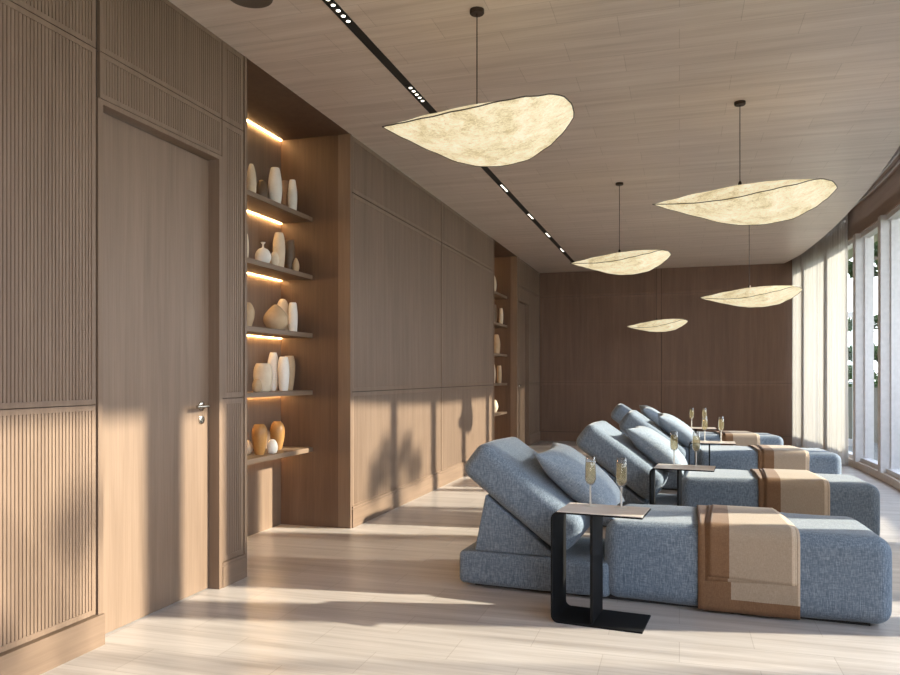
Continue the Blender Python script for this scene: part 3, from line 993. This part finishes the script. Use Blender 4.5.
# ------------------------------------------------------------------ curved glass front
MUL = [1.65, 2.80, 4.17, 4.70, 6.05, 7.32, 8.47, 9.62, 10.77, 11.92, 13.07]
WIDE = {4.17: .13}   # unseen post, widened to throw a broad shadow band
def arc_pts(y0, y1, n, dx=0.): return [(xf(y0+(y1-y0)*k/n)+dx, y0+(y1-y0)*k/n) for k in range(n+1)]
def arc_bar(bm, y0, y1, dx0, dx1, z0, z1, n=8, mi=0):
    A = arc_pts(y0, y1, n, dx0); B = arc_pts(y0, y1, n, dx1)
    rows = [[bm.verts.new((p[0], p[1], z)) for p in L_] for L_ in (A, B) for z in (z0, z1)]
    a0, a1, b0, b1 = rows
    for i in range(n):
        for q in ((a0, a1), (b1, b0), (a1, b1), (b0, a0)):
            f = bm.faces.new((q[0][i], q[0][i+1], q[1][i+1], q[1][i])); f.material_index = mi
    for i in (0, n):
        bm.faces.new((a0[i], a1[i], b1[i], b0[i]))
CB, HD = .085, 2.93
bm = bmesh.new(); arc_bar(bm, .6, BY, -.03, .16, 0, CB, 60)
struct(obj('baseboard_right', bm, M['curb'], sm=0))
bm = bmesh.new(); arc_bar(bm, .6, BY, .0, .16, HD+.06, H+.33, 60)
o = obj('trim_2', bm, M['fascia'], sm=0); struct(o, 'curved walnut fascia above the windows')
nwin = 0
for y0, y1 in zip(MUL, MUL[1:]+[BY]):
    nwin += 1
    w = struct(empty(f'window_{nwin}', (0, 0, 0)), None)
    bm = bmesh.new()
    m_, m2 = WIDE.get(y0, .065), WIDE.get(y1, .065)
    arc_bar(bm, y0-m_, y0+m_, -.04, .17, CB, HD+.06, 1)
    arc_bar(bm, y0+m_, y1-m2, .02, .13, CB, CB+.05, 6)
    arc_bar(bm, y0+m_, y1-m2, .02, .13, HD, HD+.06, 6)
    arc_bar(bm, y0+m_, y0+m_+.02, .06, .1, CB+.05, HD, 1)
    arc_bar(bm, y1-m2-.02, y1-m2, .06, .1, CB+.05, HD, 1)
    obj('window_frame', bm, M['white_frame'], w, sm=0)
    bm = bmesh.new()
    A = arc_pts(y0+m_+.03, y1-m2-.03, 6, .08)
    lo = [bm.verts.new((p[0], p[1], CB+.04)) for p in A]; hi = [bm.verts.new((p[0], p[1], HD+.01)) for p in A]
    for i in range(6): bm.faces.new((lo[i], lo[i+1], hi[i+1], hi[i]))
    obj('glass_pane', bm, M['glass'], w, 180)
# curtains
def curtain(y0, y1, label, seed, dx=-.09, nf=9):
    bm = bmesh.new()
    n = 220
    ztop, zbot = H+.27, .012
    def f(a, b):
        y = y0+(y1-y0)*a
        ph = 2*PI*nf*a + 1.1*math.sin(5*a+seed) + .5*noise.noise(Vector((a*6, b*1.3, seed)))
        amp = .034*(.75+.35*noise.noise(Vector((a*7+seed, 0, 0))))*(1-.25*b)
        sx = amp*math.sin(ph)+.012*math.sin(2.3*ph+seed)
        return (xf(y)+dx+sx, y+.012*math.cos(ph), zbot+(ztop-zbot)*b)
    grid(bm, f, n, 14)
    root = empty('sheer_curtain', (xf((y0+y1)/2)+dx, (y0+y1)/2, 0))
    o = obj('voile', bm, M['curtain'], root, 180)
    o.location = (-root.location.x, -root.location.y, 0)
    bm = bmesh.new()
    A = [(xf(y0+(y1-y0)*k/20)+dx-root.location.x, y0+(y1-y0)*k/20-root.location.y, ztop) for k in range(21)]
    tube(bm, A, .012, 6); obj('heading_tape', bm, M['curtain'], root)
    tag(root, label, 'curtain', 'sheer white curtains')
curtain(12.32, 13.56, 'sheer white curtain drawn against the dark back wall', 1., -.1, 15)
curtain(10.95, 12.22, 'sheer white curtain gathered next to the white window frames', 4., -.09, 15)
curtain(4.66, 6.12, 'unseen sheer white curtain added over a near window to block sun and soften fill', 7., -.09, 13)  # added out of view: holds back direct sun, passes soft fill to the loungers
for dx, lab in ((-.06, 'outer white curtain track in the ceiling slot'), (-.14, 'inner white curtain track in the ceiling slot')):
    bm = bmesh.new(); arc_bar(bm, 1.2, BY-.06, dx-.009, dx+.009, H+.29, H+.315, 60)
    tag(obj('curtain_track', bm, M['white_frame'], sm=0), lab, 'curtain track')

# ------------------------------------------------------------------ outside
def out_pts(y0, y1, n, dx): return arc_pts(y0, y1, n, dx)
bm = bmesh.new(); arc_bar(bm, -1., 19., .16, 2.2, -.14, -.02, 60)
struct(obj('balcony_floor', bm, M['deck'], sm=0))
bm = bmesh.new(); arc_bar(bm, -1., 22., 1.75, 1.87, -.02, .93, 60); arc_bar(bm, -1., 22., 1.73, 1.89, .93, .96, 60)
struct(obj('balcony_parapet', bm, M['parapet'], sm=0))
bm = bmesh.new(); n_ = 60; ysf = [-1.+20.*k/n_ for k in range(n_+1)]
lo = [[bm.verts.new((xf(y)+.16, y, z)) for y in ysf] for z in (H+.34, H+.46)]
hi = [[bm.verts.new((max(3.1, xf(y)+.83), y, z)) for y in ysf] for z in (H+.34, H+.46)]
for k in range(n_):
    for a_, b_ in ((lo[0], hi[0]), (hi[0], hi[1]), (hi[1], lo[1]), (lo[1], lo[0])):
        bm.faces.new((a_[k], a_[k+1], b_[k+1], b_[k]))
struct(obj('balcony_soffit', bm, M['soffit'], sm=0))
# glazed door in a screen across the balcony
d3 = struct(empty('door_3', (0, 0, 0)), 'white framed glass door out on the balcony')
def lx(y, d): return xf(y)+d
yb = 14.3
xa, xb = lx(yb, .22), lx(yb, 1.15)
bm = bmesh.new()
box(bm, (xa, yb, -.02), (xa+.07, yb+.06, 2.27)); box(bm, (xb-.09, yb, -.02), (xb, yb+.06, 2.27))
box(bm, (xa, yb, 2.17), (xb, yb+.06, 2.27)); box(bm, (xa, yb, -.02), (xb, yb+.06, .1))
obj('door_frame', bm, M['white_frame'], d3, sm=0)
bm = bmesh.new(); box(bm, (xa+.07, yb+.026, .1), (xb-.09, yb+.034, 2.17)); obj('glass_pane', bm, M['glass'], d3, sm=0)
bm = bmesh.new(); tube(bm, [(xb-.05, yb-.001, 1.05), (xb-.05, yb-.045, 1.05), (xb-.16, yb-.045, 1.05)], .01, 8); obj('door_handle', bm, M['chrome'], d3)
# ground beyond
bm = bmesh.new(); box(bm, (-60, -60, -4.2), (90, 110, -4.0)); struct(obj('ground', bm, M['lawn'], sm=0))

def leaves(bm, c, r, n, size, flat=1., rnd=random):
    for _ in range(n):
        while True:
            p = Vector((rnd.uniform(-1, 1), rnd.uniform(-1, 1), rnd.uniform(-1, 1)))
            if p.length <= 1: break
        p = p.normalized()*(p.length**.5)
        q = Vector((c[0]+p.x*r[0], c[1]+p.y*r[1], c[2]+p.z*r[2]))
        a = Vector((rnd.gauss(0, 1), rnd.gauss(0, 1), rnd.gauss(0, flat))).normalized()
        b = a.cross(Vector((rnd.gauss(0, 1), rnd.gauss(0, 1), rnd.gauss(0, 1)))).normalized()
        s = size*rnd.uniform(.6, 1.3)
        vs = [bm.verts.new(q+a*s), bm.verts.new(q+b*s*.42), bm.verts.new(q-a*s), bm.verts.new(q-b*s*.42)]
        bm.faces.new(vs)

rnd = random.Random(5)
hd = empty('hedge', (xf(15.)+2.5, 15., -4.))
bm = bmesh.new()
for k in range(46):
    y = 6+k*.42
    leaves(bm, (xf(y)+2.45-hd.location.x, y-hd.location.y, 4.66+rnd.uniform(-.05, .05)), (.42, .36, .58), 240, .075, 1., rnd)
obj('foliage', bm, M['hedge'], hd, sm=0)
bm = bmesh.new()
for k in range(12):
    y = 6.5+k*1.55
    tube(bm, [(xf(y)+2.45-hd.location.x, y-hd.location.y, 0), (xf(y)+2.48-hd.location.x, y-hd.location.y+.04, 2.5), (xf(y)+2.45-hd.location.x, y-hd.location.y, 4.6)], .05, 6)
obj('stems', bm, M['bark'], hd)
tag(hd, 'clipped dark green hedge above the tan balcony parapet', 'hedge')

def tree(x, y, trunk_h, tr, blobs, label, size=.12, n=260, seed=1, base=-4.):
    rr = random.Random(seed)
    root = empty('tree', (x, y, base))
    bm = bmesh.new()
    tube(bm, [(0, 0, 0), (.1, .05, trunk_h*.4), (-.05, .1, trunk_h*.75), (.05, .05, trunk_h)], lambda t: tr*(1-.6*t), 10)
    for (bx, by, bz, ax, ay, az) in blobs:
        s0 = max(.5, min(trunk_h*.95, bz-abs(bx)*.4-.3))
        tube(bm, [(0, .05, s0), (bx*.5, by*.5, (s0+bz)/2+.1), (bx, by, bz)], lambda t: tr*.42*(1-.75*t), 6)
    obj('trunk', bm, M['bark'], root)
    bm = bmesh.new()
    for (bx, by, bz, ax, ay, az) in blobs:
        leaves(bm, (bx, by, bz), (ax, ay, az), int(n*ax*ay*az*6+36), size, .6, rr)
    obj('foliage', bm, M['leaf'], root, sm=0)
    return tag(root, label, 'tree')
# the pine seen through the glass
pb = []
rr = random.Random(3)
for k in range(15):
    z_ = 4.9+k*.38
    a = rr.uniform(0, 2*PI); d = rr.uniform(.5, 1.9)*(1-.04*k)
    pb.append((d*math.cos(a), d*math.sin(a)*1.2, z_, .75, .75, .14))
tree(4.55, 19.2, 10.6, .16, pb, 'layered green conifer seen through the window panes', .16, 330, 4)
# trees in the garden towards the sun
def sunpos(wy, wz, dist):   # point at `dist` metres from the left wall on the ray that lands at (wy, wz)
    return (-W+.976*dist, wy+.216*dist, wz+.42*dist)
SUN_EL, SUN_AZ = 22.8, 12.5
c = sunpos(6.3, .45, 9.5)
rt = random.Random(21)
bl = [(-.1+rt.uniform(-.3, .3), -.55+k*.12, c[2]+3.75+.07*k+rt.uniform(-.06, .06), .34, .09, .12) for k in range(5)]
bl += [(rt.uniform(-.2, .2), .62-k*.1, c[2]+3.75+.08*k, .3, .07, .1) for k in range(5)]
bl += [(0, 0, c[2]+5.3, .9, .9, .5)]
tree(c[0], c[1], c[2]+4.6, .05, bl, 'slender palm like garden tree beyond the balcony, facing the shelves', .075, 300, 8)
c = sunpos(2.5, .5, 9.)
bl = [(rt.uniform(-.6, .6), rt.uniform(-.75, .6), c[2]+4+rt.uniform(-.55, .45), .26, .16, .13) for k in range(5)]
tree(c[0], c[1], c[2]+4., .045, bl, 'small loose leafed garden tree beyond the balcony, facing the tall door', .07, 150, 12)

# ------------------------------------------------------------------ light
w = bpy.data.worlds.new('sky'); S.world = w; w.use_nodes = True
nt = w.node_tree
bg = nt.nodes['Background']
tc = N(nt, 'ShaderNodeTexCoord')
sx = N(nt, 'ShaderNodeSeparateXYZ'); nt.links.new(tc.outputs['Generated'], sx.inputs[0])
r = ramp(nt, [(.0, (.5, .5, .47)), (.47, (.85, .87, .9)), (.52, (.93, .96, 1.)), (.7, (.74, .84, 1.)), (1., (.55, .7, .96))])
mr = N(nt, 'ShaderNodeMapRange'); mr.inputs['From Min'].default_value = -1.; mr.inputs['From Max'].default_value = 1.
nt.links.new(sx.outputs['Z'], mr.inputs['Value']); nt.links.new(mr.outputs[0], r.inputs['Fac'])
nt.links.new(r.outputs['Color'], bg.inputs['Color'])
bg.inputs['Strength'].default_value = 5.

sl = bpy.data.lights.new('sun', 'SUN'); sl.energy = 11.3; sl.color = (1., .9, .72); sl.angle = math.radians(1.1)
so = bpy.data.objects.new('sun', sl); COL.objects.link(so)
el, az = math.radians(SUN_EL), math.radians(SUN_AZ)
d = Vector((-math.cos(el)*math.cos(az), -math.cos(el)*math.sin(az), -math.sin(el)))
so.rotation_euler = d.to_track_quat('-Z', 'Y').to_euler(); so.location = (8, 9, 8)

# ------------------------------------------------------------------ camera
cam = bpy.data.cameras.new('camera')
co = bpy.data.objects.new('camera', cam); COL.objects.link(co)
cam.sensor_width = 36.; cam.sensor_fit = 'HORIZONTAL'
cam.lens = 36*755.4/900
cam.shift_y = (375.7-337.5)/900
cam.clip_start = .02; cam.clip_end = 300
co.location = (0, 0, 1.18)
co.rotation_euler = (PI/2, 0, .29486)
S.camera = co
vs_ = S.view_settings
vs_.view_transform = 'Standard'; vs_.look = 'None'; vs_.gamma = 1.; vs_.exposure = .22
vs_.use_curve_mapping = False
S.cycles.use_denoising = True
S.cycles.max_bounces = 10
S.cycles.diffuse_bounces = 6
S.cycles.transparent_max_bounces = 24
S.cycles.sample_clamp_indirect = 6.
